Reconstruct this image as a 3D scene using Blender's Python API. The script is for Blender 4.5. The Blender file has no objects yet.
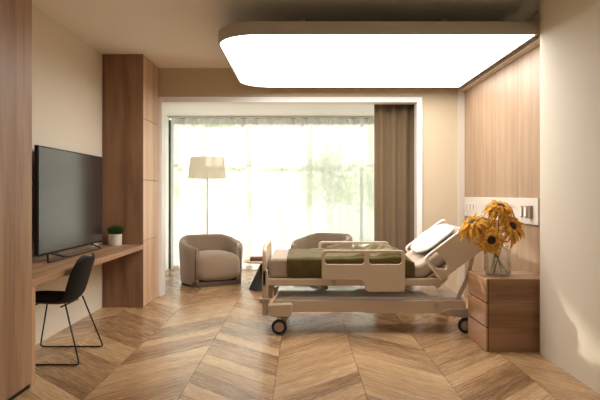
import bpy, bmesh, math, random
from mathutils import Vector, Matrix, noise
random.seed(7)
PI = math.pi
C = bpy.context.scene.collection
ORG = {}                      # world origin that a mesh's local coordinates are measured from

# ------------------------------------------------------------------ helpers
def srgb(r, g, b, a=1.0):
    f = lambda c: (c/255/12.92) if c/255 <= .04045 else ((c/255+.055)/1.055)**2.4
    return (f(r), f(g), f(b), a)

def tag(o, label=None, cat=None, group=None, kind=None):
    if label: o['label'] = label
    if cat: o['category'] = cat
    if group: o['group'] = group
    if kind: o['kind'] = kind
    return o

def thing(name, label, cat, loc=(0, 0, 0), rz=0, group=None):
    o = bpy.data.objects.new(name, None)
    C.objects.link(o)
    o.location = loc
    o.rotation_euler = (0, 0, rz)
    o.empty_display_size = .1
    ORG[o.name] = Vector(loc)
    return tag(o, label, cat, group)

def obj(name, bm, mat, parent=None, smooth=False, world=True, origin=None, angle=None):
    """link bm as one mesh object. world=True: bm is in world coordinates (only for unrotated parents)"""
    if isinstance(bm, bpy.types.Mesh):
        me = bm
    else:
        bmesh.ops.recalc_face_normals(bm, faces=bm.faces)
        me = bpy.data.meshes.new(name)
        bm.to_mesh(me); bm.free()
    me.name = name
    o = bpy.data.objects.new(name, me)
    C.objects.link(o)
    L = Vector((0, 0, 0))
    if parent is not None:
        o.parent = parent
        L = ORG.get(parent.name, Vector((0, 0, 0)))
        if world: me.transform(Matrix.Translation(-L))
    elif origin is not None:
        L = Vector(origin)
        if world: me.transform(Matrix.Translation(-L))
        o.location = L
    ORG[o.name] = L
    if mat: me.materials.append(mat)
    if smooth:
        for p in me.polygons: p.use_smooth = True
        if angle:
            me.set_sharp_from_angle(angle=math.radians(angle))
    return o

def struct(name, bm, mat, parent=None, **k):
    o = obj(name, bm, mat, parent, **k)
    if parent is None: o['kind'] = 'structure'
    return o

def box(bm, x0, x1, y0, y1, z0, z1, bev=0, seg=2):
    vs = [bm.verts.new((x, y, z)) for x in (x0, x1) for y in (y0, y1) for z in (z0, z1)]
    q = [(0, 1, 3, 2), (4, 6, 7, 5), (0, 4, 5, 1), (2, 3, 7, 6), (0, 2, 6, 4), (1, 5, 7, 3)]
    fs = [bm.faces.new([vs[i] for i in f]) for f in q]
    if bev:
        es = list({e for f in fs for e in f.edges})
        bmesh.ops.bevel(bm, geom=es, offset=bev, segments=seg, affect='EDGES', profile=.5)
    return bm

def B(x0, x1, y0, y1, z0, z1, bev=0, seg=2):
    return box(bmesh.new(), x0, x1, y0, y1, z0, z1, bev, seg)

def tube(bm, pts, r, n=10, closed=False):
    pts = [Vector(p) for p in pts]
    m = len(pts)
    rr = r if isinstance(r, (list, tuple)) else [r]*m
    rings = []
    up = None
    for i, p in enumerate(pts):
        if closed: t = (pts[(i+1) % m]-pts[i-1]).normalized()
        else: t = (pts[min(i+1, m-1)]-pts[max(i-1, 0)]).normalized()
        if up is None:
            up = Vector((0, 0, 1)) if abs(t.z) < .9 else Vector((1, 0, 0))
        a = (up - t*up.dot(t)).normalized()
        b = t.cross(a)
        up = a
        rings.append([bm.verts.new(p + (a*math.cos(2*PI*k/n)+b*math.sin(2*PI*k/n))*rr[i]) for k in range(n)])
    rng = range(m) if closed else range(m-1)
    for i in rng:
        A, D = rings[i], rings[(i+1) % m]
        for k in range(n):
            bm.faces.new((A[k], A[(k+1) % n], D[(k+1) % n], D[k]))
    if not closed:
        bm.faces.new(rings[0][::-1]); bm.faces.new(rings[-1])
    return bm

def rounded(pts, r, n=6):
    """round the interior corners of an open polyline"""
    pts = [Vector(p) for p in pts]
    out = [pts[0]]
    for i in range(1, len(pts)-1):
        a, p, b = pts[i-1], pts[i], pts[i+1]
        rr = min(r, (a-p).length*.45, (b-p).length*.45)
        s = p+(a-p).normalized()*rr; e = p+(b-p).normalized()*rr
        for k in range(n+1):
            t = k/n
            out.append(s*(1-t)**2+p*2*t*(1-t)+e*t*t)
    out.append(pts[-1])
    return out

def lathe(bm, prof, c=(0, 0, 0), n=40, cap=True):
    rings = []
    for r, z in prof:
        rings.append([bm.verts.new((c[0]+r*math.cos(2*PI*k/n), c[1]+r*math.sin(2*PI*k/n), c[2]+z)) for k in range(n)])
    for A, D in zip(rings, rings[1:]):
        for k in range(n):
            bm.faces.new((A[k], A[(k+1) % n], D[(k+1) % n], D[k]))
    if cap:
        bm.faces.new(rings[0][::-1]); bm.faces.new(rings[-1])
    return bm

def rrect(x0, x1, y0, y1, r, n=8, rs=None):
    """rounded rectangle outline; rs = radii of (x1y1, x0y1, x0y0, x1y0)"""
    rs = rs or [r]*4
    out = []
    for q, (cx, cy, sx, sy) in enumerate(((x1, y1, -1, -1), (x0, y1, 1, -1), (x0, y0, 1, 1), (x1, y0, -1, 1))):
        ra = rs[q]
        if ra <= 0: out.append((cx, cy)); continue
        for k in range(n+1):
            a = PI/2*(q+k/n)
            out.append((cx+sx*ra+ra*math.cos(a), cy+sy*ra+ra*math.sin(a)))
    return out

def round_poly(pts, radii, n=6):
    out = []
    m = len(pts)
    for i in range(m):
        a, p, b = Vector(pts[i-1]), Vector(pts[i]), Vector(pts[(i+1) % m])
        r = radii[i] if isinstance(radii, (list, tuple)) else radii
        if r <= 0: out.append(tuple(p)); continue
        rr = min(r, (a-p).length*.49, (b-p).length*.49)
        s = p+(a-p).normalized()*rr; e = p+(b-p).normalized()*rr
        for k in range(n+1):
            t = k/n
            v = s*(1-t)**2+p*2*t*(1-t)+e*t*t
            out.append((v.x, v.y))
    return out

def plate(outlines, half, bev=0, mtx=None):
    """filled 2D outlines (first outer, others holes) extruded to thickness 2*half -> Mesh"""
    cu = bpy.data.curves.new('tmp', 'CURVE')
    cu.dimensions = '2D'; cu.fill_mode = 'BOTH'
    cu.extrude = max(half-bev, 0); cu.bevel_depth = bev; cu.bevel_resolution = 2
    if bev: cu.offset = -bev
    for pts in outlines:
        sp = cu.splines.new('POLY')
        sp.points.add(len(pts)-1)
        for i, p in enumerate(pts): sp.points[i].co = (p[0], p[1], 0, 1)
        sp.use_cyclic_u = True
    ob = bpy.data.objects.new('tmp', cu)
    C.objects.link(ob)
    bpy.context.view_layer.update()
    dg = bpy.context.evaluated_depsgraph_get()
    me = bpy.data.meshes.new_from_object(ob.evaluated_get(dg))
    bpy.data.objects.remove(ob); bpy.data.curves.remove(cu)
    me.materials.clear()
    if mtx is not None: me.transform(mtx)
    return me

def XZ(y):      # maps plate (u,v,w) -> world (u, y+w, v)
    return Matrix(((1, 0, 0, 0), (0, 0, -1, y), (0, 1, 0, 0), (0, 0, 0, 1)))
def YZ(x):      # plate (u,v,w) -> (x+w, u, v)
    return Matrix(((0, 0, 1, x), (1, 0, 0, 0), (0, 1, 0, 0), (0, 0, 0, 1)))
def XY(z):
    return Matrix.Translation((0, 0, z))

def superbox(bm, c, h, e=.35, n=24, m=48, mtx=None, f=None):
    """soft cushion: superellipsoid with half sizes h"""
    sp = lambda v, p: math.copysign(abs(v)**p, v)
    rings = []
    for i in range(1, n):
        a = -PI/2+PI*i/n
        ring = []
        for k in range(m):
            b = 2*PI*k/m
            v = Vector((h[0]*sp(math.cos(a), e)*sp(math.cos(b), e), h[1]*sp(math.cos(a), e)*sp(math.sin(b), e), h[2]*sp(math.sin(a), e if not isinstance(e, tuple) else e[1])))
            if f: v = f(v)
            v = v+Vector(c)
            ring.append(bm.verts.new(mtx @ v if mtx else v))
        rings.append(ring)
    for A, D in zip(rings, rings[1:]):
        for k in range(m): bm.faces.new((A[k], A[(k+1) % m], D[(k+1) % m], D[k]))
    bm.faces.new(rings[0][::-1]); bm.faces.new(rings[-1])
    return bm

def dup(root, **kw):
    r = root.copy(); C.objects.link(r)
    for ch in list(root.children):
        c = ch.copy(); C.objects.link(c); c.parent = r
        for g in ch.children:
            d = g.copy(); C.objects.link(d); d.parent = c
    for k, v in kw.items(): setattr(r, k, v)
    return r

# ------------------------------------------------------------------ materials
class N:
    def __init__(s, name):
        s.m = bpy.data.materials.new(name); s.m.use_nodes = True
        s.t = s.m.node_tree; s.n = s.t.nodes; s.l = s.t.links
        s.p = s.n['Principled BSDF']; s.out = s.n['Material Output']
    def node(s, typ, ins=None, **kw):
        nd = s.n.new(typ)
        for k, v in kw.items(): setattr(nd, k, v)
        for k, v in (ins or {}).items():
            if isinstance(v, bpy.types.NodeSocket): s.l.new(v, nd.inputs[k])
            else: nd.inputs[k].default_value = v
        return nd
    def math(s, op, a, b=0.0, c=0.0):
        return s.node('ShaderNodeMath', {0: a, 1: b, 2: c}, operation=op).outputs[0]
    def xyz(s, kind='Object'):
        tc = s.node('ShaderNodeTexCoord')
        return tc.outputs[kind], s.node('ShaderNodeSeparateXYZ', {0: tc.outputs[kind]})
    def comb(s, x, y, z):
        return s.node('ShaderNodeCombineXYZ', {0: x, 1: y, 2: z}).outputs[0]
    def ramp(s, fac, stops):
        r = s.node('ShaderNodeValToRGB', {0: fac})
        el = r.color_ramp.elements
        el[0].position, el[0].color = stops[0]
        el[1].position, el[1].color = stops[-1]
        for p, c in stops[1:-1]:
            e = el.new(p); e.color = c
        return r.outputs[0]
    def set(s, **kw):
        for k, v in kw.items():
            k = k.replace('_', ' ')
            if isinstance(v, bpy.types.NodeSocket): s.l.new(v, s.p.inputs[k])
            else: s.p.inputs[k].default_value = v
        return s

def plain(name, col, rough=.5, metal=0, bump=0, bscale=200, spec=.5, var=.0, vscale=3, **kw):
    m = N(name)
    m.set(Base_Color=col, Roughness=rough, Metallic=metal, **kw)
    m.p.inputs['Specular IOR Level'].default_value = spec
    if bump or var:
        v, _ = m.xyz()
    if var:
        nz = m.node('ShaderNodeTexNoise', {'Vector': v, 'Scale': vscale, 'Detail': 4.0}).outputs[0]
        c2 = tuple(c*(1-var) for c in col[:3])+(1,)
        c3 = tuple(min(1, c*(1+var)) for c in col[:3])+(1,)
        m.set(Base_Color=m.ramp(nz, [(.3, c2), (.7, c3)]))
    if bump:
        nz = m.node('ShaderNodeTexNoise', {'Vector': v, 'Scale': bscale, 'Detail': 3.0}).outputs[0]
        bp = m.node('ShaderNodeBump', {'Strength': bump, 'Distance': .002, 'Height': nz})
        m.l.new(bp.outputs[0], m.p.inputs['Normal'])
    return m.m

def wood(name, dark, mid, light, axis='Z', scale=1.0, rough=.45, cathedral=.5):
    m = N(name)
    v, s = m.xyz()
    ax = {'X': 0, 'Y': 1, 'Z': 2}[axis]
    comps = [s.outputs[0], s.outputs[1], s.outputs[2]]
    long_ = comps[ax]
    oth = [c for i, c in enumerate(comps) if i != ax]
    lo = m.math('MULTIPLY', long_, .55*scale)
    a = m.math('MULTIPLY', oth[0], 9*scale); b = m.math('MULTIPLY', oth[1], 9*scale)
    warp = m.node('ShaderNodeTexNoise', {'Vector': m.comb(a, b, m.math('MULTIPLY', lo, 2.2)), 'Scale': .8, 'Detail': 2.0})
    rings = m.math('ADD', m.math('MULTIPLY', m.math('ADD', a, b), 1.0), m.math('MULTIPLY', warp.outputs[0], 9*cathedral))
    sn = m.math('ADD', m.math('MULTIPLY', m.math('SINE', m.math('MULTIPLY', rings, 2.4)), .5), .5)
    fine = m.node('ShaderNodeTexNoise', {'Vector': m.comb(m.math('MULTIPLY', a, 9.0), m.math('MULTIPLY', b, 9.0), m.math('MULTIPLY', lo, 4.0)), 'Scale': 1.0, 'Detail': 4.0, 'Roughness': .65}).outputs[0]
    big = m.node('ShaderNodeTexNoise', {'Vector': m.comb(a, b, lo), 'Scale': .35, 'Detail': 3.0}).outputs[0]
    f = m.math('ADD', m.math('MULTIPLY', sn, .22), m.math('ADD', m.math('MULTIPLY', fine, .5), m.math('MULTIPLY', big, .3)))
    m.set(Base_Color=m.ramp(f, [(.28, dark), (.5, mid), (.74, light)]), Roughness=rough)
    m.p.inputs['Specular IOR Level'].default_value = .35
    bp = m.node('ShaderNodeBump', {'Strength': .12, 'Distance': .002, 'Height': fine})
    m.l.new(bp.outputs[0], m.p.inputs['Normal'])
    return m.m

def chevron():
    m = N('chevron_oak')
    v, s = m.xyz()
    X, Y = s.outputs[0], s.outputs[1]
    W, P = .602, .242
    u = m.math('DIVIDE', m.math('ADD', X, .186), W)
    k = m.math('FLOOR', u)
    pp = m.math('PINGPONG', u, 1.0)
    vv = m.math('DIVIDE', m.math('SUBTRACT', Y, m.math('MULTIPLY', pp, W)), P)
    pl = m.math('FLOOR', vv)
    par = m.math('SUBTRACT', 1.0, m.math('MULTIPLY', m.math('FLOORED_MODULO', k, 2.0), 2.0))   # +1 / -1
    sY = m.math('MULTIPLY', par, Y); sX = m.math('MULTIPLY', par, X)
    al = m.math('MULTIPLY', m.math('ADD', X, sY), .7071)
    ac = m.math('MULTIPLY', m.math('SUBTRACT', Y, sX), .7071)
    wn = m.node('ShaderNodeTexWhiteNoise', {'Vector': m.comb(pl, k, 3.7)}, noise_dimensions='3D')
    r1 = wn.outputs[0]
    sc = m.node('ShaderNodeSeparateColor', {0: wn.outputs[1]})
    r2, r3 = sc.outputs[1], sc.outputs[2]
    alo = m.math('ADD', al, m.math('MULTIPLY', r2, 37.0))
    zo = m.math('MULTIPLY', r3, 50.0)
    warp = m.node('ShaderNodeTexNoise', {'Vector': m.comb(m.math('MULTIPLY', alo, 1.6), m.math('MULTIPLY', ac, 7.0), zo), 'Scale': 1.0, 'Detail': 3.0}).outputs[0]
    ring = m.math('ADD', m.math('MULTIPLY', ac, 28.0), m.math('MULTIPLY', warp, 14.0))
    sn = m.math('ADD', m.math('MULTIPLY', m.math('SINE', m.math('MULTIPLY', ring, 1.6)), .5), .5)
    fine = m.node('ShaderNodeTexNoise', {'Vector': m.comb(m.math('MULTIPLY', alo, 5.0), m.math('MULTIPLY', ac, 110.0), zo), 'Scale': 1.0, 'Detail': 4.0, 'Roughness': .6}).outputs[0]
    big = m.node('ShaderNodeTexNoise', {'Vector': m.comb(m.math('MULTIPLY', alo, 1.2), m.math('MULTIPLY', ac, 5.0), zo), 'Scale': 1.0, 'Detail': 2.0}).outputs[0]
    f = m.math('ADD', m.math('MULTIPLY', sn, .09), m.math('ADD', m.math('MULTIPLY', fine, .34), m.math('MULTIPLY', big, .36)))
    f = m.math('ADD', f, m.math('MULTIPLY', m.math('SUBTRACT', r1, .5), .30))
    col = m.ramp(f, [(.18, srgb(124, 92, 62)), (.36, srgb(168, 131, 93)), (.56, srgb(194, 158, 116)), (.78, srgb(214, 184, 144))])
    # joints
    fv = m.math('FRACT', vv); fu = m.math('FRACT', u)
    e1 = m.math('MINIMUM', fv, m.math('SUBTRACT', 1.0, fv))
    e2 = m.math('MULTIPLY', m.math('MINIMUM', fu, m.math('SUBTRACT', 1.0, fu)), W/P*.9)
    e = m.math('MINIMUM', e1, e2)
    g = m.node('ShaderNodeMapRange', {0: e, 1: .004, 2: .014, 3: 0.0, 4: 1.0}).outputs[0]
    mix = m.node('ShaderNodeMix', data_type='RGBA')
    m.l.new(g, mix.inputs[0]); mix.inputs[6].default_value = srgb(88, 60, 40); m.l.new(col, mix.inputs[7])
    m.set(Base_Color=mix.outputs[2])
    m.set(Roughness=m.math('ADD', .19, m.math('MULTIPLY', fine, .16)))
    h = m.math('ADD', m.math('MULTIPLY', g, .7), m.math('MULTIPLY', fine, .25))
    h = m.math('ADD', h, m.math('MULTIPLY', warp, 1.0))
    bp = m.node('ShaderNodeBump', {'Strength': .4, 'Distance': .004, 'Height': h})
    m.l.new(bp.outputs[0], m.p.inputs['Normal'])
    return m.m

def sheer_mat():
    m = N('sheer_voile')
    v, s = m.xyz()
    t = m.node('ShaderNodeBsdfTransparent', {0: (1, 1, 1, 1)})
    d = m.node('ShaderNodeBsdfDiffuse', {0: (.9, .9, .89, 1)})
    tl = m.node('ShaderNodeBsdfTranslucent', {0: (.92, .92, .91, 1)})
    a = m.node('ShaderNodeMixShader', {0: .32}); m.l.new(d.outputs[0], a.inputs[1]); m.l.new(tl.outputs[0], a.inputs[2])
    lw = m.node('ShaderNodeLayerWeight', {0: .35}).outputs[1]
    fac = m.math('MINIMUM', m.math('ADD', .64, m.math('MULTIPLY', lw, .7)), 1.0)
    b = m.node('ShaderNodeMixShader', {0: fac}); m.l.new(t.outputs[0], b.inputs[1]); m.l.new(a.outputs[0], b.inputs[2])
    m.l.new(b.outputs[0], m.out.inputs[0])
    return m.m

def pane_mat():
    m = N('window_glass')
    t = m.node('ShaderNodeBsdfTransparent', {0: (.97, .98, .97, 1)})
    g = m.node('ShaderNodeBsdfGlossy', {0: (1, 1, 1, 1), 'Roughness': .02})
    fr = m.node('ShaderNodeFresnel', {0: 1.45})
    b = m.node('ShaderNodeMixShader', {0: m.math('MULTIPLY', fr.outputs[0], .7)})
    m.l.new(t.outputs[0], b.inputs[1]); m.l.new(g.outputs[0], b.inputs[2])
    m.l.new(b.outputs[0], m.out.inputs[0])
    return m.m

def vase_mat():
    m = N('vase_glass')
    g = m.node('ShaderNodeBsdfGlass', {0: (.97, .98, .97, 1), 'Roughness': .01, 'IOR': 1.3})
    t = m.node('ShaderNodeBsdfTransparent', {0: (.95, .96, .95, 1)})
    b = m.node('ShaderNodeMixShader', {0: .4})
    m.l.new(t.outputs[0], b.inputs[1]); m.l.new(g.outputs[0], b.inputs[2])
    m.l.new(b.outputs[0], m.out.inputs[0])
    return m.m

def emit(name, col, st):
    m = N(name)
    e = m.node('ShaderNodeEmission', {0: col, 1: st})
    m.l.new(e.outputs[0], m.out.inputs[0])
    return m.m

def cloth(name, col, rough=.9, sheen=.3, weave=500, var=.08):
    m = N(name)
    v, s = m.xyz()
    nz = m.node('ShaderNodeTexNoise', {'Vector': v, 'Scale': float(weave), 'Detail': 2.0}).outputs[0]
    n2 = m.node('ShaderNodeTexNoise', {'Vector': v, 'Scale': 5.0, 'Detail': 4.0}).outputs[0]
    f = m.math('ADD', m.math('MULTIPLY', nz, .5), m.math('MULTIPLY', n2, .5))
    m.set(Base_Color=m.ramp(f, [(.3, tuple(c*(1-var) for c in col[:3])+(1,)), (.7, tuple(min(1, c*(1+var)) for c in col[:3])+(1,))]), Roughness=rough)
    m.p.inputs['Sheen Weight'].default_value = sheen
    m.p.inputs['Specular IOR Level'].default_value = .2
    bp = m.node('ShaderNodeBump', {'Strength': .15, 'Distance': .001, 'Height': nz})
    m.l.new(bp.outputs[0], m.p.inputs['Normal'])
    return m.m

M = dict(
    floor=chevron(),
    wall=plain('warm_paint', srgb(226, 214, 194), .85, bump=.15, bscale=90, var=.015, vscale=1.2),
    ceil=plain('ceiling_paint', srgb(244, 237, 226), .9, bump=.08, bscale=90),
    soffit=plain('tan_paint', srgb(198, 178, 150), .85, bump=.15, bscale=90, var=.02, vscale=1.2),
    white=plain('white_paint', srgb(248, 247, 245), .6),
    trim=plain('white_lacquer', srgb(236, 232, 226), .4),
    trim2=plain('greige_lacquer', srgb(205, 192, 176), .45),
    oak=wood('brown_oak', srgb(130, 96, 70), srgb(160, 123, 92), srgb(182, 146, 112)),
    oak_h=wood('brown_oak_lying', srgb(132, 98, 70), srgb(162, 122, 90), srgb(184, 146, 110), axis='Y'),
    oak_pale=wood('pale_oak', srgb(152, 122, 96), srgb(164, 134, 106), srgb(174, 145, 116), scale=1.4, cathedral=.5),
    oak_night=wood('nightstand_oak', srgb(120, 86, 58), srgb(146, 107, 75), srgb(166, 128, 94), axis='X'),
    gap=plain('dark_gap', srgb(10, 8, 7), .8),
    bed=plain('beige_bed_plastic', srgb(196, 174, 146), .38, spec=.4),
    bed2=plain('taupe_bed_plastic', srgb(168, 148, 126), .4),
    bedwhite=plain('offwhite_bed_cover', srgb(238, 235, 236), .13),
    edge=plain('pale_edge_lacquer', srgb(244, 236, 224), .35),
    steel=plain('brushed_steel', srgb(170, 165, 160), .35, metal=.9),
    blackm=plain('black_metal', srgb(18, 17, 17), .4, metal=.3),
    blackp=plain('black_plastic', srgb(17, 15, 15), .6, spec=.2, bump=.1, bscale=400),
    rubber=plain('black_rubber', srgb(22, 21, 21), .7),
    screen=plain('tv_screen', srgb(56, 50, 46), .22, spec=.5),
    sheet=cloth('taupe_sheet', srgb(168, 148, 128)),
    pillow=cloth('white_pillowcase', srgb(186, 182, 176), var=.03),
    olive=cloth('olive_blanket', srgb(84, 70, 30), sheen=.25, var=.18, weave=220),
    uph=cloth('taupe_upholstery', srgb(150, 128, 106), sheen=.5, weave=700),
    uph2=cloth('taupe_upholstery_outer', srgb(186, 170, 150), sheen=.5, weave=700),
    plinth=plain('brown_plinth', srgb(92, 74, 58), .6),
    drape=cloth('brown_drape', srgb(114, 93, 68), sheen=.2),
    shade=None,
    sheer=sheer_mat(), pane=pane_mat(), vase=vase_mat(),
    frame=plain('dark_window_metal', srgb(58, 60, 54), .5),
    pot=plain('speckled_ceramic', srgb(212, 200, 186), .6, var=.06, vscale=60),
    leaf=plain('plant_leaf', srgb(52, 84, 26), .6, var=.3, vscale=40),
    soil=plain('potting_soil', srgb(46, 34, 26), .95),
    tabletop=wood('table_oak', srgb(186, 150, 112), srgb(206, 172, 136), srgb(220, 190, 156), axis='X'),
    cone=plain('charcoal_cone', srgb(38, 36, 34), .5),
    book1=plain('brown_book_cover', srgb(120, 78, 60), .6),
    book2=plain('dark_book_cover', srgb(84, 56, 46), .6),
    paper=plain('book_pages', srgb(222, 212, 196), .8),
    panel=plain('white_service_panel', srgb(212, 202, 188), .4),
    slot=plain('brown_socket', srgb(138, 112, 88), .5),
    sockw=plain('socket_plastic', srgb(222, 212, 198), .35),
    petal=None, disc=plain('seed_disc', srgb(52, 28, 14), .9, bump=1, bscale=300, var=.3, vscale=120),
    stem=plain('flower_stem', srgb(66, 84, 34), .6),
    sepal=plain('flower_sepal', srgb(74, 88, 34), .7),
    water=None,
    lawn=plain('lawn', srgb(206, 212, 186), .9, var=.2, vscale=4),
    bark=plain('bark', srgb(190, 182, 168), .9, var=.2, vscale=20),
    foliage=None,
)
# lamp shade: thin fabric
m = N('linen_shade')
d = m.node('ShaderNodeBsdfDiffuse', {0: srgb(250, 244, 234)}); t = m.node('ShaderNodeBsdfTranslucent', {0: srgb(252, 248, 240)})
b = m.node('ShaderNodeMixShader', {0: .6}); m.l.new(d.outputs[0], b.inputs[1]); m.l.new(t.outputs[0], b.inputs[2]); m.l.new(b.outputs[0], m.out.inputs[0])
M['shade'] = m.m
def leafy(name, c1, c2, tr, sc=30):
    m = N(name)
    v, s = m.xyz()
    nz = m.node('ShaderNodeTexNoise', {'Vector': v, 'Scale': float(sc), 'Detail': 3.0}).outputs[0]
    col = m.ramp(nz, [(.3, c1), (.7, c2)])
    d = m.node('ShaderNodeBsdfDiffuse', {0: col}); t = m.node('ShaderNodeBsdfTranslucent', {0: col})
    b = m.node('ShaderNodeMixShader', {0: tr}); m.l.new(d.outputs[0], b.inputs[1]); m.l.new(t.outputs[0], b.inputs[2]); m.l.new(b.outputs[0], m.out.inputs[0])
    return m.m
M['petal'] = leafy('sunflower_petal', srgb(178, 108, 30), srgb(240, 196, 100), .3, 55)
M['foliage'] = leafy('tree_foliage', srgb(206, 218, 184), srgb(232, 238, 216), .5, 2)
m = N('vase_water')
t = m.node('ShaderNodeBsdfTransparent', {0: (.95, .96, .94, 1)}); g = m.node('ShaderNodeBsdfGlossy', {0: (1, 1, 1, 1), 'Roughness': .03})
b = m.node('ShaderNodeMixShader', {0: .05}); m.l.new(t.outputs[0], b.inputs[1]); m.l.new(g.outputs[0], b.inputs[2]); m.l.new(b.outputs[0], m.out.inputs[0])
M['water'] = m.m

# ------------------------------------------------------------------ room shell
CZ = 2.916
YB = -1.6           # wall behind the camera
YS = 7.35           # window-side partition with the big opening
struct('floor', B(-2.5, 2.5, YB-.1, 10.2, -.1, 0), M['floor'])
struct('ceiling', B(-2.5, 2.5, YB-.1, YS+.15, CZ, CZ+.1), M['ceil'])
struct('wall_left', B(-2.45, -2.3, YB-.1, YS, 0, CZ), M['wall'])
bm = bmesh.new()      # right wall: thick near part, thin far part carrying the panelling
prof = [(1.94, YB-.1), (2.4, YB-.1), (2.4, YS), (2.08, YS), (2.08, 4.69), (1.94, 4.69)]
lo = [bm.verts.new((x, y, 0)) for x, y in prof]; hi = [bm.verts.new((x, y, CZ)) for x, y in prof]
bm.faces.new(lo); bm.faces.new(hi[::-1])
for i in range(6): bm.faces.new((lo[i], lo[(i+1) % 6], hi[(i+1) % 6], hi[i]))
struct('wall_right', bm, M['wall'])
bm = bmesh.new()
box(bm, -2.3, -1.2, YB-.1, YB, 0, CZ); box(bm, 1.2, 1.94, YB-.1, YB, 0, CZ)
box(bm, -1.2, 1.2, YB-.1, YB, 0, .1); box(bm, -1.2, 1.2, YB-.1, YB, 2.8, CZ)
struct('wall_back', bm, M['wall'])
bm = bmesh.new()
for x in (-1.2, -.03, 1.14): box(bm, x, x+.06, YB-.08, YB-.02, .1, 2.8)
for z in (.1, 2.74): box(bm, -1.14, 1.14, YB-.08, YB-.02, z, z+.06)
w2 = struct('fill_window', bm, M['trim'])  # unseen window added behind the camera to give the room fill light
obj('pane', B(-1.14, -.03, YB-.053, YB-.047, .16, 2.74), M['pane'], w2)
obj('pane', B(.03, 1.14, YB-.053, YB-.047, .16, 2.74), M['pane'], w2)
# partition with opening
OX0, OX1, OZ = -1.855, 1.535, 2.546
bm = bmesh.new()
box(bm, -2.45, OX0, YS, YS+.15, 0, CZ); box(bm, OX1, 2.4, YS, YS+.15, 0, CZ); box(bm, OX0, OX1, YS, YS+.15, OZ, CZ)
struct('wall_front', bm, M['soffit'])
bm = bmesh.new()
box(bm, OX0, OX0+.07, YS-.02, YS+.16, 0, OZ, .004); box(bm, OX1-.07, OX1, YS-.02, YS+.16, 0, OZ, .004)
box(bm, OX0+.07, OX1-.07, YS-.02, YS+.16, OZ-.07, OZ, .004)
struct('trim_1', bm, M['trim'])
# sun room
struct('wall_alcove_left', B(-2.48, -2.33, YS+.15, 10.15, 0, 2.75), M['white'])
struct('wall_alcove_right', B(2.33, 2.48, YS+.15, 10.15, 0, 2.75), M['white'])
struct('ceiling_alcove', B(-2.48, 2.48, YS+.15, 10.15, 2.64, 2.76), M['white'])
# window
WY = 10.04
bm = bmesh.new()
box(bm, -2.33, -2.265, WY, WY+.08, 0, 2.6); box(bm, 2.265, 2.33, WY, WY+.08, 0, 2.6)
box(bm, -2.265, 2.265, WY, WY+.08, 2.54, 2.64); box(bm, -2.265, 2.265, WY, WY+.08, 0, .05)
w = struct('window_1', bm, M['frame'])
bm = bmesh.new()
for x in (-1.04, .0, 1.04): box(bm, x-.025, x+.025, WY+.01, WY+.06, .05, 2.54)
for a, b_ in ((-2.265, -1.065), (-1.015, -.025), (.025, 1.015), (1.065, 2.265)): box(bm, a, b_, WY+.01, WY+.06, 1.78, 1.83)
obj('window_frame', bm, plain('grey_mullion', srgb(205, 206, 203), .5), w)
xs = [-2.265, -1.065], [-1.015, -.025], [.025, 1.015], [1.065, 2.265]
for a, b_ in xs:
    obj('pane', B(a, b_, WY+.03, WY+.036, .05, 1.78), M['pane'], w)
    obj('pane', B(a, b_, WY+.03, WY+.036, 1.83, 2.54), M['pane'], w)
# wood panelling on the right wall, with frame
bm = bmesh.new()
y = 4.69
ys = [4.69, 4.90, 5.51, 6.12, 6.72, YS]
for a, b_ in zip(ys, ys[1:]): box(bm, 2.062, 2.08, a+.004, b_-.004, 0, 2.60)
box(bm, 2.074, 2.0805, 4.69, YS, 0, 2.60)
struct('wall_panelling', bm, M['oak_pale'])
bm = bmesh.new()
box(bm, 1.985, 2.08, 4.69, YS, 2.60, 2.70, .003)
box(bm, 1.985, 2.08, YS-.06, YS, 0, 2.60, .003)
struct('trim_2', bm, M['trim2'])

# ------------------------------------------------------------------ ceiling light
lt = thing('ceiling_light', 'very large glowing white ceiling panel with rounded left corners in a taupe rim', 'ceiling light', (.61, 5.86, 2.61))
out = rrect(-.735, 1.935, 4.70, 7.05, 0, 12, rs=[0, .37, .37, 0])
inn = rrect(-.718, 1.918, 4.717, 7.033, 0, 12, rs=[0, .355, .355, 0])
obj('rim', plate([out, inn], .053, .002, XY(2.61+.053)), plain('taupe_rim', srgb(176, 160, 144), .5), lt)
obj('backplate', plate([inn], .03, 0, XY(2.68)), M['bed2'], lt)
obj('diffuser', plate([inn], .012, 0, XY(2.627)), emit('warm_white_diffuser', (1.0, .985, .955, 1), 4.9), lt)
for x, y in ((0.0, 5.3), (1.3, 5.3), (0.0, 6.5), (1.3, 6.5)):
    obj('mount', B(x-.03, x+.03, y-.03, y+.03, 2.71, CZ), M['bed2'], lt)

# ------------------------------------------------------------------ left joinery
# foreground wardrobe
wd = thing('wardrobe', 'tall brown oak wardrobe filling the left foreground in front of the desk', 'wardrobe', (-2.05, 3.0, 0))
obj('carcass', B(-2.295, -1.835, 2.66, 3.855, .0, CZ-.004), M['oak'], wd)
obj('plinth', B(-1.86, -1.832, 2.66, 3.855, 0, .035), M['gap'], wd)
for a, b_ in ((2.66, 3.256), (3.26, 3.856)):
    obj('door', B(-1.834, -1.811, a, b_, .04, CZ-.006, .001), M['oak'], wd)
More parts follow.
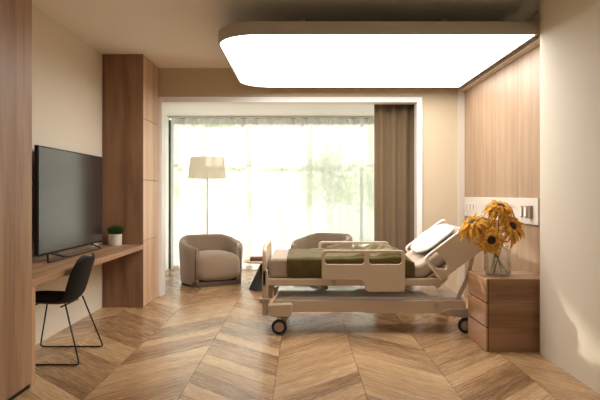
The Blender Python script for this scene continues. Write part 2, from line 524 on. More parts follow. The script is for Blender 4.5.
# tall cabinet by the window
cb = thing('tall_cabinet', 'full-height brown oak cabinet between the desk and the window opening', 'cabinet', (-2.06, 6.98, 0))
obj('side_panel', B(-2.297, -1.83, 6.615, 6.635, 0, CZ-.002, .001), wood('darker_side_wood', srgb(110, 78, 55), srgb(134, 97, 70), srgb(152, 114, 84)), cb)['label'] = 'darker wood side panel'  # side panel coloured darker than the carcass and doors
obj('carcass', B(-2.297, -1.852, 6.637, 7.345, 0, CZ-.002), M['oak'], cb)
door_w = wood('cabinet_door_oak', srgb(180, 142, 112), srgb(200, 164, 132), srgb(212, 180, 150), cathedral=.3)
zz = [.0, .765, 1.47, 2.18, CZ-.002]
for a, b_ in zip(zz, zz[1:]):
    obj('door', B(-1.850, -1.83, 6.638, 7.325, a+.003, b_-.003, .001), door_w, cb)
# desk
dk = thing('desk', 'long brown oak desk fixed between the wardrobe and the tall cabinet', 'desk', (-2.05, 5.2, 0))
obj('desktop', B(-2.297, -1.822, 3.862, 6.613, .672, .724, .002), M['oak_h'], dk)
obj('leg_panel', B(-2.297, -1.822, 3.862, 3.932, 0, .671, .002), wood('desk_leg_oak', srgb(164, 124, 90), srgb(186, 146, 108), srgb(200, 162, 124)), dk)

# television
tv = thing('television', 'large flat black television standing on the oak desk', 'television', (-2.2, 5.55, .724))
obj('housing', B(-2.222, -2.192, 4.77, 6.315, .782, 1.711, .004), M['blackp'], tv)
obj('screen', B(-2.193, -2.189, 4.785, 6.30, .80, 1.70), M['screen'], tv)
obj('back_box', B(-2.262, -2.222, 5.1, 6.0, .86, 1.4, .015), M['blackp'], tv)
bm = bmesh.new()
def bar(bm, pts, r=.009): tube(bm, rounded(pts, .02, 3), r, 8)
for y0, y1, side in ((4.80, 5.16, 0), (5.20, 6.08, 1)):
    yt0, yt1 = (4.98, 5.1) if not side else (5.03, 5.98)
    bar(bm, [(-2.205, yt0, .79), (-2.12, y0, .734), (-2.12, y1, .734), (-2.205, yt1, .79)])
obj('stand', bm, M['blackm'], tv, smooth=True, angle=50)

# potted plant on the desk
pp = thing('potted_plant', 'small bushy green plant in a pale ceramic pot at the far end of the desk', 'potted plant', (-2.11, 6.50, .724))
bm = bmesh.new()
lathe(bm, [(.055, 0), (.068, .004), (.071, .02), (.073, .128), (.066, .13), (.064, .11), (.0635, .105)], (-2.11, 6.50, .724), 32)
obj('pot', bm, M['pot'], pp, smooth=True, angle=45)
bm = bmesh.new()
lathe(bm, [(.060, .10), (.061, .106), (.02, .112)], (-2.11, 6.50, .724), 20)
obj('soil', bm, M['soil'], pp)
bm = bmesh.new()
rnd = random.Random(3)
for i in range(520):
    a = rnd.uniform(0, 2*PI); rr = .055*math.sqrt(rnd.random()); L = rnd.uniform(.07, .16)
    base = Vector((-2.11+rr*math.cos(a), 6.50+rr*math.sin(a), .724+.108))
    d = Vector((math.cos(a)*rr*9+rnd.uniform(-.3, .3), math.sin(a)*rr*9+rnd.uniform(-.3, .3), 1.2)).normalized()
    s = d.cross(Vector((rnd.uniform(-1, 1), rnd.uniform(-1, 1), .1))).normalized()*.0045
    tip = base+d*L*(1-.3*rr/.055)
    if tip.y > 6.605: tip.y = 6.605
    mid = (base+tip)/2+s.cross(d)*1.5
    if mid.y > 6.60: mid.y = 6.60
    v = [bm.verts.new(p) for p in (base-s*.5, base+s*.5, mid+s, tip, mid-s)]
    bm.faces.new(v)
obj('foliage', bm, M['leaf'], pp)

# ------------------------------------------------------------------ desk chair
dc = thing('desk_chair', 'black moulded desk chair on thin black sled legs beside the desk', 'chair', (-1.95, 4.63, 0))
prof = [(-2.27, .425, .17), (-2.255, .44, .19), (-2.20, .447, .21), (-2.10, .444, .225), (-2.0, .437, .23), (-1.91, .434, .23), (-1.85, .443, .226),
        (-1.812, .468, .222), (-1.788, .51, .22), (-1.772, .56, .22), (-1.752, .63, .222), (-1.73, .70, .22), (-1.712, .755, .205), (-1.702, .785, .18), (-1.697, .802, .14), (-1.695, .808, .08)]
bm = bmesh.new(); NW = 16; rows = []
for i, (x, z, w_) in enumerate(prof):
    a = prof[max(i-1, 0)]; b_ = prof[min(i+1, len(prof)-1)]
    tx, tz = b_[0]-a[0], b_[1]-a[1]; l = math.hypot(tx, tz); nx, nz_ = -tz/l, tx/l
    row = []
    for k in range(NW+1):
        t = -1+2*k/NW
        cv = .045*abs(t)**2.6*(1 if i < 12 else .8)
        row.append(bm.verts.new((x+nx*cv, 4.63+w_*t, z+nz_*cv)))
    rows.append(row)
for A, D in zip(rows, rows[1:]):
    for k in range(NW): bm.faces.new((A[k], A[k+1], D[k+1], D[k]))
sh = obj('seat_shell', bm, M['blackp'], dc, smooth=True)
md = sh.modifiers.new('s', 'SOLIDIFY'); md.thickness = .012; md.offset = 0
md = sh.modifiers.new('b', 'SUBSURF'); md.levels = 1; md.render_levels = 1
for sy, yb, yt in ((-1, 4.365, 4.455), (1, 4.89, 4.805)):
    bm = bmesh.new()
    tube(bm, rounded([(-1.835, yt, .455), (-1.69, yb, .008), (-2.225, yb, .008), (-2.12, yt, .445)], .03, 5), .0065, 10)
    obj('sled_leg', bm, M['blackm'], dc, smooth=True)
for x in (-2.112, -1.87):
    bm = bmesh.new(); tube(bm, [(x, 4.46, .427), (x, 4.80, .427)], .0065, 10)
    obj('cross_bar', bm, M['blackm'], dc, smooth=True)

# ------------------------------------------------------------------ armchairs
def armchair(name, label, loc, rz, group):
    r = thing(name, label, 'armchair', loc, rz, group)
    a_, b_ = .445, .41
    e = 2/2.7
    sp = lambda v: math.copysign(abs(v)**e, v)
    bm = bmesh.new(); rings = []; NT = 64; T0 = 138
    for i in range(NT+1):
        t = math.radians(-T0+2*T0*i/NT)
        px, py = a_*sp(math.sin(t)), b_*sp(math.cos(t))
        u = abs(t)/math.radians(T0)
        h = .69-.155*max(0, (u-.25)/.75)**1.1
        th = .085-.03*max(0, (u-.7)/.3)
        d = Vector((px, py, 0)).normalized()
        if u > .75:
            d = Vector((math.copysign(1, px), py*.6, 0)).normalized()
        ring = []
        for off, z in ((.02, .03), (.012, .10), (.004, .30), (-.006, h-.09), (-.002, h-.03), (.012, h-.008), (.03, h), (.055, h-.003), (th-.012, h-.014), (th, h-.045), (th, .30), (th, .05)):
            ring.append(bm.verts.new((px-d.x*off, py-d.y*off, z)))
        rings.append(ring)
    n = len(rings[0])
    for A, D in zip(rings, rings[1:]):
        for k in range(n): bm.faces.new((A[k], A[(k+1) % n], D[(k+1) % n], D[k]))
    bm.faces.new(rings[0]); bm.faces.new(rings[-1][::-1])
    obj('shell', bm, M['uph'], r, smooth=True, world=False, angle=55)
    # piping along the front edges and the rim
    for g in (0, -1):
        bm = bmesh.new()
        s_ = -1 if g == 0 else 1
        t = math.radians(s_*T0)
        px, py = a_*sp(math.sin(t)), b_*sp(math.cos(t))
        pts = [(px, py-.004, .04), (px+s_*.004, py-.006, .3), (px+s_*.002, py-.004, .49), (px-s_*.012, py+.01, .533)]
        tube(bm, rounded(pts, .03, 4), .007, 8)
        obj('piping', bm, M['plinth'], r, smooth=True, world=False)
    bm = bmesh.new()
    def f(v):
        v = v.copy()
        if v.z > 0: v.z *= 1+.10*(1-(v.x/.31)**2)
        return v
    superbox(bm, (0, -.11, .262), (.345, .34, .195), .5, 24, 56, f=f)
    obj('seat_cushion', bm, M['uph'], r, smooth=True, world=False)
    obj('plinth', plate([rrect(-.37, .37, -.37, .35, .12, 8)], .035, .004, XY(.035)), M['plinth'], r, world=False)
    return r
ac = armchair('armchair', 'rounded taupe barrel armchair standing in full view beside the floor lamp', (-1.345, 8.50, 0), math.radians(27), None)
# second armchair turned the other way
ac2 = dup(ac, location=(.30, 8.80, 0), rotation_euler=(0, 0, math.radians(-34)))
ac2['label'] = 'rounded taupe barrel armchair half hidden behind the bed foot'

# floor lamp
fl = thing('floor_lamp', 'slim floor lamp with a drum linen shade behind the left armchair', 'floor lamp', (-1.50, 9.10, 0))
bm = bmesh.new(); lathe(bm, [(.0, 0), (.15, .0), (.15, .012), (.145, .016), (.012, .02), (.0, .02)], (-1.50, 9.10, 0), 40, cap=False)
obj('base', bm, M['edge'], fl, smooth=True, angle=40)
bm = bmesh.new(); tube(bm, [(-1.50, 9.10, .018), (-1.50, 9.10, 1.84)], .009, 12)
obj('pole', bm, M['steel'], fl, smooth=True)
bm = bmesh.new()
lathe(bm, [(.296, 1.555), (.262, 1.885), (.259, 1.885), (.293, 1.555), (.296, 1.555)], (-1.50, 9.10, 0), 56, cap=False)
obj('lamp_shade', bm, M['shade'], fl, smooth=True, angle=40)
bm = bmesh.new()
for k in range(3):
    a = 2*PI*k/3+.4
    tube(bm, [(-1.50, 9.10, 1.83), (-1.50+.262*math.cos(a), 9.10+.262*math.sin(a), 1.86)], .003, 6)
obj('shade_spider', bm, M['steel'], fl)

# side table with books
st = thing('side_table', 'low round oak-topped side table on a black cone base behind the bed foot', 'side table', (-.52, 7.92, 0))
bm = bmesh.new(); lathe(bm, [(.275, .375), (.29, .385), (.29, .394), (.285, .398)], (-.52, 7.92, 0), 56)
obj('tabletop', bm, M['tabletop'], st, smooth=True, angle=30)
bm = bmesh.new(); lathe(bm, [(.205, 0), (.21, .006), (.04, .374)], (-.52, 7.92, 0), 48)
obj('cone_base', bm, M['cone'], st, smooth=True, angle=30)
def book(label, x, y, z, w_, d_, h_, rz, cover):
    r = thing('book', label, 'book', (x, y, z), rz, 'books on the side table')
    bm = bmesh.new()
    box(bm, -w_/2, w_/2, -d_/2, d_/2, 0, .003); box(bm, -w_/2, w_/2, -d_/2, d_/2, h_-.003, h_); box(bm, -w_/2, w_/2, -d_/2, -d_/2+.003, .003, h_-.003)
    obj('cover', bm, cover, r, world=False)
    obj('pages', B(-w_/2+.003, w_/2-.004, -d_/2+.004, d_/2-.004, .003, h_-.003), M['paper'], r, world=False)
book('dark brown book lying at the bottom of the stack on the side table', -.62, 7.86, .398, .18, .13, .026, math.radians(4), M['book2'])
book('reddish brown book lying on top of the other on the side table', -.617, 7.862, .424, .165, .12, .026, math.radians(-3), M['book1'])

# ------------------------------------------------------------------ curtains
def curtain(x0, x1, y, z0, z1, amp, freq, nx, nz_, seed, pinch=.0, th=0):
    bm = bmesh.new(); rows = []
    for j in range(nz_+1):
        z = z0+(z1-z0)*j/nz_
        row = []
        for i in range(nx+1):
            u = i/nx; x = x0+(x1-x0)*u
            wv = math.sin(x*freq+1.2*noise.noise(Vector((x*1.7, seed, 0)))+.35*noise.noise(Vector((x*2, z*.6, seed))))
            w2 = noise.noise(Vector((x*6, z*.35, seed+5)))
            row.append(bm.verts.new((x, y+amp*(wv*.8+w2*.5)*(1-pinch*j/nz_), z)))
        rows.append(row)
    for A, D in zip(rows, rows[1:]):
        for i in range(nx): bm.faces.new((A[i], A[i+1], D[i+1], D[i]))
    return bm
sc = obj('sheer_curtain', curtain(-2.25, 2.30, 9.86, .015, 2.60, .032, 24, 520, 14, 2.0, .2), M['sheer'], smooth=True, origin=(0, 9.86, 0))
tag(sc, 'full-width white translucent sheer curtain hanging across the window', 'sheer curtain')
bm = bmesh.new()
rows = []
for j in range(2):
    z = (2.495, 2.598)[j]; row = []
    for i in range(521):
        x = -2.25+4.55*i/520
        row.append(bm.verts.new((x, 9.86-.035+.04*math.sin(x*30+1.2*noise.noise(Vector((x*1.7, 2.0, 0)))), z)))
    rows.append(row)
for i in range(520): bm.faces.new((rows[0][i], rows[0][i+1], rows[1][i+1], rows[1][i]))
hb = obj('heading_tape', bm, M['sheer'], sc, smooth=True)
tr = tag(obj('curtain_rail', B(-2.29, 2.31, 9.835, 9.885, 2.61, 2.638, .003), M['trim'], origin=(0, 9.86, 2.61)), 'white curtain rail on the ceiling above the sheer curtain', 'curtain rail')
dr = obj('drape', curtain(.965, 1.66, 7.66, .012, 2.60, .038, 40, 260, 10, 9.0, .0), M['drape'], smooth=True, origin=(1.3, 7.66, 0))
tag(dr, 'brown opaque drape gathered at the right side of the window opening', 'drape')
md = dr.modifiers.new('s', 'SOLIDIFY'); md.thickness = .003
tag(obj('drape_rail', B(.93, 2.30, 7.635, 7.685, 2.606, 2.638, .003), M['trim'], origin=(1.3, 7.66, 2.6)), 'short white curtain rail carrying the brown drape', 'curtain rail')

# ------------------------------------------------------------------ hospital bed
bed = thing('hospital_bed', 'beige adjustable hospital bed on castors with its back raised', 'hospital bed', (.6, 5.85, 0))
YN, YF = 5.35, 6.35
# upper frame
bm = bmesh.new()
box(bm, -.33, 1.31, 5.385, 5.425, .445, .512, .008); box(bm, -.33, 1.31, 6.275, 6.315, .445, .512, .008)
box(bm, -.33, -.29, 5.425, 6.275, .445, .512, .008); box(bm, 1.27, 1.31, 5.425, 6.275, .445, .512, .008)
for x in (.1, .5, .9): box(bm, x-.02, x+.02, 5.425, 6.275, .46, .505)
obj('upper_frame', bm, M['bed'], bed)
obj('deck', B(-.29, 1.14, 5.43, 6.27, .506, .514), M['bed2'], bed)
# tilted back deck
U = Vector((.8, 0, .6)); V = Vector((.6, 0, -.8))
H = Vector((1.16, 0, .503))
def tilt(org, u, v, y, n=0): return org+U*u+V*v+Vector((0, y, 0))
bm = bmesh.new()
ps = [H+U*0, H+U*.64, H+U*.64+V*.02, H+V*.02]
A = [bm.verts.new((p.x, 5.43, p.z)) for p in ps]; D = [bm.verts.new((p.x, 6.27, p.z)) for p in ps]
bm.faces.new(A); bm.faces.new(D[::-1])
for i in range(4): bm.faces.new((A[i], D[i], D[(i+1) % 4], A[(i+1) % 4]))
obj('back_deck', bm, M['bed'], bed)
# footboard, posts
fo = [(5.375, .44), (6.325, .44), (6.325, .70), (6.30, .775), (6.20, .812), (5.50, .812), (5.40, .775), (5.375, .70)]
obj('footboard', plate([round_poly(fo, [.01, .01, .08, .08, .1, .1, .08, .08])], .019, .008, YZ(-.352)), M['bed'], bed, smooth=True, angle=40)
for y in (5.385, 6.275):
    p = obj('foot_post', B(-.372, -.318, y-.01, y+.05, .165, .595, .008), M['bed'], bed)
    obj('bumper', B(-.398, -.306, y-.035, y+.065, .288, .33, .006), M['bed2'], p)
# base
bm = bmesh.new()
obj('base_cover', B(-.26, 1.535, 5.425, 6.275, .225, .335, .035, 4), M['bedwhite'], bed, smooth=True, angle=50)
for y0, y1 in ((5.375, 5.423), (6.277, 6.325)):
    pts = [(-.27, .20), (.56, .20), (.62, .188), (1.40, .188), (1.53, .21), (1.535, .27), (1.52, .31), (-.27, .31)]
    rl = obj('base_beam', plate([round_poly(pts, [.01, .05, .05, .05, .03, .03, .03, .01])], (y1-y0)/2, .004, XZ((y0+y1)/2)), M['bed'], bed, smooth=True, angle=35)
bm = bmesh.new()
tube(bm, [(1.25, 5.365, .268), (1.25, 5.376, .268)], .024, 24)
obj('bolt_cover', bm, M['steel'], bed, smooth=True, angle=40)
def castor(x, y, foot):
    px0, px1 = (-.315, -.085) if foot else (1.42, 1.60)
    if foot:
        pts = [(px0, .19), (px0+.01, .285), (px1-.005, .295), (px1, .215), (px1-.03, .172), (px0+.05, .168)]
        s = -1 if y < 5.8 else 1
        hd = obj('castor_housing', plate([round_poly(pts, .025)], .045, .01, XZ(y-.0)), M['bed'], bed, smooth=True, angle=40)
    else:
        pts = [(1.30, .19), (1.34, .232), (1.60, .232), (1.60, .17), (1.56, .145), (1.45, .155)]
        hd = obj('castor_housing', plate([round_poly(pts, .02)], .03, .008, XZ(y)), M['bed2'], bed, smooth=True, angle=40)
    z = .072
    bm = bmesh.new()
    tube(bm, [(x, y-.016, z), (x, y+.016, z)], .045, 28)
    for sy in (-1, 1): tube(bm, [(x, y+sy*.015, z), (x, y+sy*.022, z)], .022, 20)
    wheel = obj('castor_wheel', bm, M['bed2'], bed, smooth=True, angle=40)
    bm = bmesh.new()
    n = 36
    rings = []
    for k in range(n):
        a = 2*PI*k/n
        rings.append([bm.verts.new((x+rr*math.cos(a), y+yy, z+rr*math.sin(a))) for rr, yy in ((.046, -.016), (.062, -.019), (.070, -.012), (.0715, 0), (.070, .012), (.062, .019), (.046, .016))])
    for k in range(n):
        A, D = rings[k], rings[(k+1) % n]
        for q in range(6): bm.faces.new((A[q], A[q+1], D[q+1], D[q]))
        bm.faces.new((A[6], A[0], D[0], D[6]))
    obj('tyre', bm, M['rubber'], wheel, smooth=True, angle=60)
    bm = bmesh.new()
    tube(bm, [(x, y, .15), (x, y, .20)], .014, 12)
    box(bm, x-.02, x+.02, y+.024, y+.03, .06, .155); box(bm, x-.02, x+.02, y-.03, y+.03, .148, .158)
    obj('castor_fork', bm, M['steel'], bed)
for y in (5.335, 6.365): castor(-.212, y, True)
for y in (5.40, 6.30): castor(1.535, y, False)
# lifting arms
def arm(name, pts, y, r=.02, mat='bed2'):
    bm = bmesh.new()
    for a, b_ in zip(pts, pts[1:]):
        a = Vector((a[0], 0, a[1])); b_ = Vector((b_[0], 0, b_[1])); d = (b_-a).normalized(); n_ = Vector((-d.z, 0, d.x))*r
        ps = [a-n_, b_-n_, b_+n_, a+n_]
        A = [bm.verts.new((p.x, y-.015, p.z)) for p in ps]; D = [bm.verts.new((p.x, y+.015, p.z)) for p in ps]
        bm.faces.new(A); bm.faces.new(D[::-1])
        for i in range(4): bm.faces.new((A[i], D[i], D[(i+1) % 4], A[(i+1) % 4]))
    return obj(name, bm, M[mat], bed)
for y in (5.62, 6.08):
    arm('lift_arm', [(.02, .455), (.25, .395), (.08, .325)], y, .014)
    arm('lift_arm', [(.80, .455), (1.10, .325)], y, .018)
for y in (5.40, 6.30):
    arm('back_strut', [(1.44, .27), (1.555, .52), (1.60, .72)], y, .016, 'bed')
    arm('pivot_bracket', [(1.255, .43), (1.36, .53)], y-.001, .02, 'bed')
# side rails
def rail(y):
    o = [(.182, .784), (.182, .505), (.56, .505), (.60, .395), (.958, .395), (.958, .784)]
    outer = round_poly(o, [.05, .03, .03, .03, .04, .05])
    h1 = rrect(.214, .578, .652, .758, .03); h2 = rrect(.622, .926, .652, .758, .03)
    return obj('side_rail', plate([outer, h1, h2], .014, .006, XZ(y)), M['bed'], bed, smooth=True, angle=40)
def head_rail(y):
    TL = Vector((1.131, .708)); u2 = Vector((.8, .6)); v2 = Vector((.6, -.8))
    P = lambda a, b_: tuple(TL+u2*a+v2*b_)
    outer = round_poly([P(0, 0), P(.545, 0), P(.545, .265), P(0, .265)], [.05, .04, .05, .03])
    hole = round_poly([P(.022, .028), P(.135, .022), P(.145, .17), P(.115, .215), P(.035, .14)], [.02, .02, .03, .02, .03])
    r = obj('head_rail', plate([outer, hole], .014, .006, XZ(y)), M['bed'], bed, smooth=True, angle=40)
    bm = bmesh.new()
    s = -1
    pts = [P(.0+.01, .26), P(.004, .05), P(.012, .014), P(.05, .004), P(.505, .003), P(.537, .02)]
    tube(bm, rounded([(a, y-.005, b_) for a, b_ in pts], .02, 3), .012, 8)
    obj('rail_edge', bm, M['edge'], r, smooth=True)
    return r
for y in (YN, YF): rail(y); head_rail(y)
for y in (5.364, 6.334):
    for x in (.30, .80):
        obj('rail_bracket', B(x-.02, x+.02, min(y, y+.022), y+.02, .45, .60, .003), M['bed2'], bed)
# mattress
prof = [(-.31, .516), (1.155, .516), (1.656, .891), (1.578, .995), (1.11, .640), (1.04, .635), (.95, .682), (.88, .70), (-.31, .70)]
pr = round_poly(prof, [.03, .04, .04, .05, .08, .06, .06, .06, .05], 5)
mt = tag(obj('mattress', plate([pr], .445, .03, XZ(5.85)), M['sheet'], smooth=True, angle=40, origin=(.5, 5.85, .516)), 'thick taupe mattress on the hospital bed, bent up at the head', 'mattress')
# blanket
bm = bmesh.new(); rows = []
path = []; ZC = .675
for k in range(13): path.append((5.392-.004*math.sin(k/12*PI), .528+k/12*.147, 0))
for k in range(1, 8): a = PI/2*k/8; path.append((5.392+.035*(1-math.cos(a)), ZC+.030*math.sin(a), .3))
for k in range(61): path.append((5.427+(6.273-5.427)*k/60, .706, 1))
for k in range(1, 8): a = PI/2*(1-k/8); path.append((6.308-.035*(1-math.cos(a)), ZC+.030*math.sin(a), .3))
for k in range(13): path.append((6.308, .675-k/12*.147, 0))
NX = 90
for i in range(NX+1):
    u = i/NX; row = []
    for y, z, top in path:
        x = -.142+(1.055+.142)*u
        t_ = max(0, (y-5.39)/.9)
        bump = .0
        if top:
            nn = noise.noise(Vector((x*5+y*2, y*5, 1.3)))*.5+noise.noise(Vector((x*11, y*9-x*4, 4.1)))*.3
            ramp_ = min(1, max(0, (x-.20)/.4))
            bump = top*(.012*max(0, nn+.2)+ramp_*.085*max(0, nn+.22)+.045*ramp_*math.exp(-((x-.88)/.10)**2))
        zz_ = z+bump
        if x > .90 and z > .66:
            q = (x-.90)/.155
            zz_ = z+bump*(1-q*.8)-.055*q**2.2*min(1, (z-.66)/.045)+.004*q
        yy = y
        if not top and z < .67: yy = y+.004*math.sin(x*38+z*5)*(-1 if y < 5.8 else 1)*(.675-z)/.15
        row.append(bm.verts.new((x+(.03*(.675-z) if z < .675 else 0), yy, zz_)))
    rows.append(row)
for A, D in zip(rows, rows[1:]):
    for k in range(len(path)-1): bm.faces.new((A[k], A[k+1], D[k+1], D[k]))
bl = tag(obj('blanket', bm, M['olive'], smooth=True, origin=(.45, 5.85, .77)), 'rumpled olive green blanket spread over the mattress', 'blanket')
md = bl.modifiers.new('s', 'SOLIDIFY'); md.thickness = .006; md.offset = 1
# pillow
bm = bmesh.new()
c = Vector((1.082, 0, .619))+U*.33-V*.05
R = Matrix(((U.x, 0, -V.x, c.x), (0, 1, 0, 5.85), (U.z, 0, -V.z, c.z), (0, 0, 0, 1)))
def pf(v):
    ex = abs(v.x/.235); ey = abs(v.y/.38)
    k = (1-ex**2.2*.75)*(1-ey**2.4*.75)
    w_ = noise.noise(Vector((v.x*7, v.y*7, 2)))*.012
    return Vector((v.x*(1-.06*(1-ey)), v.y*(1-.05*(1-ex)), v.z*k+(w_ if v.z > 0 else 0)-.0))
superbox(bm, (0, 0, 0), (.235, .38, .072), .7, 28, 72, mtx=R, f=pf)
tag(obj('pillow', bm, M['pillow'], smooth=True, origin=tuple(c+Vector((0, 5.85, 0)))), 'soft white pillow leaning on the raised head of the bed', 'pillow')

# ------------------------------------------------------------------ nightstand
ns = thing('nightstand', 'brown oak three-drawer nightstand beside the bed head', 'nightstand', (1.78, 5.0, 0))
obj('carcass', B(1.54, 2.055, 4.742, 5.26, .0, .602, .002), M['oak_night'], ns)
obj('drawer_recess', B(1.533, 1.541, 4.746, 5.256, .004, .600), M['gap'], ns)
for a, b_ in ((.004, .194), (.208, .396), (.410, .600)):
    obj('drawer', B(1.519, 1.534, 4.744, 5.258, a, b_, .0015), wood('drawer_oak', srgb(150, 106, 74), srgb(176, 130, 94), srgb(196, 152, 114), axis='Y'), ns)

# vase and sunflowers
VX, VY, VZ = 1.70, 5.00, .602
vs = thing('glass_vase', 'wide clear glass vase holding the sunflowers on the nightstand', 'vase', (VX, VY, VZ))
bm = bmesh.new()
lathe(bm, [(.0, 0), (.100, 0), (.112, .008), (.114, .02), (.114, .205), (.105, .222), (.088, .232), (.088, .243), (.098, .252), (.094, .256), (.082, .245), (.082, .230), (.099, .219), (.1085, .203), (.1085, .022), (.100, .013), (.0, .012)], (VX, VY, VZ), 56, cap=False)
obj('vessel', bm, M['vase'], vs, smooth=True, angle=60)
bm = bmesh.new(); lathe(bm, [(.100, .015), (.107, .024), (.107, .15)], (VX, VY, VZ), 48)
obj('water', bm, M['water'], vs, smooth=True, angle=40)
def sunflower(label, head, direc, base, rad, seed, droop):
    rnd = random.Random(seed)
    head = Vector(head); n_ = Vector(direc).normalized()
    r = thing('sunflower', label, 'sunflower', base, 0, 'sunflowers in the vase')
    a = n_.cross(Vector((0, 0, 1)));
    if a.length < .1: a = Vector((1, 0, 0))
    a.normalize(); b_ = n_.cross(a).normalized()
    bm = bmesh.new()
    layers = ((16, 1.0, .15, .0), (15, .95, -.25, .5), (14, .72, .6, .25))
    for cnt, sc_, lift, off in layers:
        for k in range(cnt):
            th = 2*PI*(k+off)/cnt+rnd.uniform(-.12, .12)
            d = a*math.cos(th)+b_*math.sin(th)
            L = rad*sc_*rnd.uniform(.8, 1.2); wd_ = rad*.125*rnd.uniform(.85, 1.2)
            sd = n_.cross(d).normalized()
            li = lift+rnd.uniform(-.15, .2); dr_ = droop*rnd.uniform(.5, 1.3); tw = rnd.uniform(-.5, .5)
            prev = None
            M_ = 6
            for q in range(M_+1):
                s_ = q/M_
                rr = .022+L*s_
                p = head+d*(rr*(1-.18*s_*s_))+n_*(L*(li*s_-.30*s_*s_))+Vector((0, 0, -1))*(dr_*L*s_*s_)
                wv = wd_*(math.sin(PI*min(1, s_*.93+.07))**.7)
                side = (sd*math.cos(tw*s_)+n_*math.sin(tw*s_))*wv
                if q == M_: cur = [bm.verts.new(p)]
                else: cur = [bm.verts.new(p-side+n_*.25*wv), bm.verts.new(p), bm.verts.new(p+side+n_*.25*wv)]
                if prev:
                    if len(cur) == 3:
                        bm.faces.new((prev[0], prev[1], cur[1], cur[0])); bm.faces.new((prev[1], prev[2], cur[2], cur[1]))
                    else:
                        bm.faces.new((prev[0], prev[1], cur[0])); bm.faces.new((prev[1], prev[2], cur[0]))
                prev = cur
    obj('petals', bm, M['petal'], r, smooth=True)
    bm = bmesh.new()
    Q = Matrix((a.to_4d(), b_.to_4d(), n_.to_4d(), (0, 0, 0, 1))).transposed()
    Q = Matrix.Translation(head) @ Matrix(((a.x, b_.x, n_.x, 0), (a.y, b_.y, n_.y, 0), (a.z, b_.z, n_.z, 0), (0, 0, 0, 1)))
    rings = []
    for rr, zz_ in ((.036, -.004), (.038, .004), (.034, .012), (.024, .016), (.012, .014), (.003, .012)):
        rings.append([bm.verts.new(Q @ Vector((rr*math.cos(2*PI*k/24), rr*math.sin(2*PI*k/24), zz_+rnd.uniform(-.001, .001)))) for k in range(24)])
    for A, D in zip(rings, rings[1:]):
        for k in range(24): bm.faces.new((A[k], A[(k+1) % 24], D[(k+1) % 24], D[k]))
    bm.faces.new(rings[0][::-1]); bm.faces.new(rings[-1])
    obj('seed_head', bm, M['disc'], r, smooth=True)
    bm = bmesh.new()
    for k in range(12):
        th = 2*PI*k/12; d = a*math.cos(th)+b_*math.sin(th); sd = n_.cross(d)*.010
        p0 = head-n_*.012+d*.008; p1 = head-n_*.012+d*.04; p2 = head-n_*.02+d*.062
        bm.faces.new([bm.verts.new(p) for p in (p0-sd*.4, p0+sd*.4, p1+sd, p2, p1-sd)])
    obj('sepals', bm, M['sepal'], r)
    bm = bmesh.new()
    p0 = Vector(base); p3 = head-n_*.01
    neck = Vector((VX+(p3.x-VX)*.30, VY+(p3.y-VY)*.30, VZ+.25))
    hp = p3-n_*.05+Vector((0, 0, .0))
    pts = [p0, p0.lerp(neck, .5), neck, neck.lerp(hp, .6)+Vector((0, 0, .015)), hp, p3]
    sm = []
    for i in range(len(pts)-1):
        pa, pb, pc, pd = pts[max(i-1, 0)], pts[i], pts[i+1], pts[min(i+2, len(pts)-1)]
        for q in range(4):
            t = q/4
            sm.append(.5*((2*pb)+(pc-pa)*t+(2*pa-5*pb+4*pc-pd)*t*t+(3*pb-pa-3*pc+pd)*t**3))
    sm.append(pts[-1])
    tube(bm, sm, .0045, 8)
    obj('stem', bm, M['stem'], r, smooth=True)
    return r
sunflower('topmost sunflower of the bunch, its petals drooping over the stem', (1.727, 5.00, 1.20), (.15, -.45, 1), (1.645, 5.02, .622), .155, 1, .5)
sunflower('leftmost sunflower of the bunch, bending over towards the bed', (1.475, 4.98, 1.055), (-.6, -.15, .7), (1.765, 4.96, .622), .155, 2, .35)
sunflower('lowest sunflower of the bunch, its dark centre facing straight out', (1.600, 4.86, .915), (-.10, -.96, -.12), (1.745, 5.04, .622), .125, 3, .10)
sunflower('rightmost sunflower of the bunch, dark centre tilted to the right wall', (1.805, 4.93, 1.03), (.42, -.72, .45), (1.655, 4.965, .622), .145, 4, .35)
sunflower('sunflower at the back of the bunch, between the left and top blooms', (1.60, 5.06, 1.05), (-.2, .1, 1), (1.70, 5.06, .622), .14, 5, .55)

# ------------------------------------------------------------------ service panel
sp_ = thing('service_panel', 'long white bedside service strip with sockets on the wood panelling', 'service panel', (2.045, 6.0, 1.03))
obj('panel', B(2.044, 2.061, 4.98, 7.24, 1.033, 1.267, .003), M['panel'], sp_)
for y in (6.84, 6.97, 7.11):
    f_ = obj('socket', B(2.038, 2.045, y-.05, y+.05, 1.10, 1.20, .003), M['sockw'], sp_)
    obj('socket_slot', B(2.036, 2.0385, y-.012, y+.012, 1.115, 1.185), M['slot'], f_)
for y, w_ in ((5.34, .028), (5.235, .028)):
    f_ = obj('switch', B(2.036, 2.045, y-w_, y+w_, 1.09, 1.195, .003), M['slot'], sp_)
    obj('rocker', B(2.030, 2.037, y-w_*.5, y+w_*.6, 1.10, 1.185, .002), M['edge'], f_)
f_ = obj('gas_outlet', B(2.020, 2.045, 5.09, 5.155, 1.085, 1.20, .004), M['slot'], sp_)

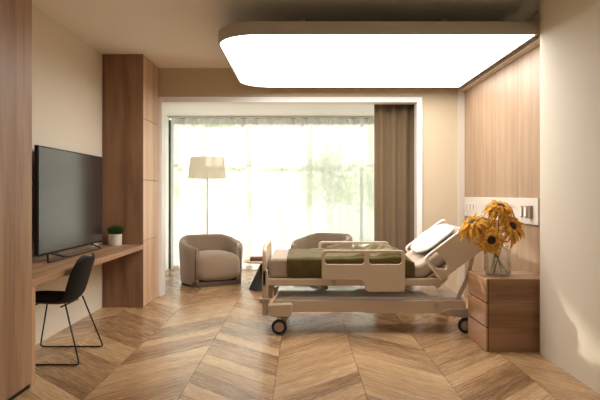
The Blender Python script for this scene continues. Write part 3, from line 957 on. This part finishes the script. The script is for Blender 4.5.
# ------------------------------------------------------------------ garden outside
g = struct('ground_outside', B(-30, 30, -30, 60, -.35, -.12), M['lawn'])
def tree(name, label, loc, h, rad, seed, n=2600, trunk=.12):
    rnd = random.Random(seed)
    r = thing(name, label, 'tree', loc, 0, 'trees in the garden')
    bm = bmesh.new()
    tube(bm, [(0, 0, 0), (rnd.uniform(-.1, .1), 0, h*.35), (rnd.uniform(-.2, .2), .1, h*.8)], [trunk, trunk*.8, trunk*.3], 10)
    cl = []
    for k in range(16):
        a = rnd.uniform(0, 2*PI); rr = rad*math.sqrt(rnd.random())*.8; z = h*rnd.uniform(.28, .95)
        rr *= math.sin(PI*min(1, (z/h-.1)/1.0))**.5
        p = Vector((rr*math.cos(a), rr*math.sin(a), z)); cl.append((p, rad*rnd.uniform(.22, .42)))
        tube(bm, [(0, 0, z*.6), (p.x*.5, p.y*.5, z*.85), tuple(p)], [trunk*.4, trunk*.25, trunk*.1], 6)
    obj('trunk', bm, M['bark'], r, world=False)
    bm = bmesh.new()
    for i in range(n):
        p, cr = cl[i % len(cl)]
        d = Vector((rnd.gauss(0, 1), rnd.gauss(0, 1), rnd.gauss(0, .8))).normalized()*cr*rnd.random()**.4
        q = p+d
        a = Vector((rnd.gauss(0, 1), rnd.gauss(0, 1), rnd.gauss(0, 1))).normalized(); b_ = a.cross(Vector((rnd.gauss(0, 1), rnd.gauss(0, 1), rnd.gauss(0, 1)))).normalized()
        s = rad*rnd.uniform(.035, .065)
        bm.faces.new([bm.verts.new(v) for v in (q-a*s, q+b_*s*.5, q+a*s, q-b_*s*.5)])
    obj('crown', bm, M['foliage'], r, world=False)
tree('garden_tree', 'leafy tree outside the window, behind the floor lamp', (-2.6, 15.5, -.05), 3.6, 1.5, 11)
tree('garden_tree', 'leafy tree outside the window, between the two armchairs', (-.5, 16.5, -.05), 2.6, 1.3, 12)
tree('garden_tree', 'leafy tree outside the window, near the brown drape', (2.3, 15.2, -.05), 3.4, 1.5, 13)
tree('garden_tree', 'leafy tree outside the window, far behind the right armchair', (1.0, 20, -.05), 3.6, 1.9, 14)

# ------------------------------------------------------------------ light
wd_ = bpy.data.worlds.new('sky'); bpy.context.scene.world = wd_; wd_.use_nodes = True
nt = wd_.node_tree; bg = nt.nodes['Background']
tc = nt.nodes.new('ShaderNodeTexCoord'); sx = nt.nodes.new('ShaderNodeSeparateXYZ'); rp = nt.nodes.new('ShaderNodeValToRGB')
nt.links.new(tc.outputs['Generated'], sx.inputs[0]); nt.links.new(sx.outputs[2], rp.inputs[0]); nt.links.new(rp.outputs[0], bg.inputs[0])
rp.color_ramp.elements[0].position = 0; rp.color_ramp.elements[0].color = (.94, .95, .95, 1)      # bright hazy sky, a little bluer overhead
rp.color_ramp.elements[1].position = 1; rp.color_ramp.elements[1].color = (.80, .90, 1, 1)
bg.inputs[1].default_value = 1.35
sun = bpy.data.lights.new('sun', 'SUN'); sun.energy = 8.0; sun.angle = math.radians(1.6); sun.color = (1, .92, .8)
so = bpy.data.objects.new('sun', sun); C.objects.link(so)
so.rotation_euler = Vector((.52, -.86, -.30)).to_track_quat('-Z', 'Y').to_euler()
so.location = (-6, 20, 8)

# ------------------------------------------------------------------ camera
cam = bpy.data.cameras.new('camera'); co = bpy.data.objects.new('camera', cam); C.objects.link(co)
co.location = (0, 0, 1.3); co.rotation_euler = (PI/2, 0, 0)
cam.sensor_width = 36; cam.lens = 36*575/600
cam.shift_x = -2/600; cam.shift_y = -5.5/600
cam.clip_start = .05; cam.clip_end = 200
sc_ = bpy.context.scene
sc_.camera = co
sc_.view_settings.view_transform = 'Standard'; sc_.view_settings.look = 'None'; sc_.view_settings.gamma = 1
sc_.view_settings.use_curve_mapping = False
sc_.view_settings.exposure = .57
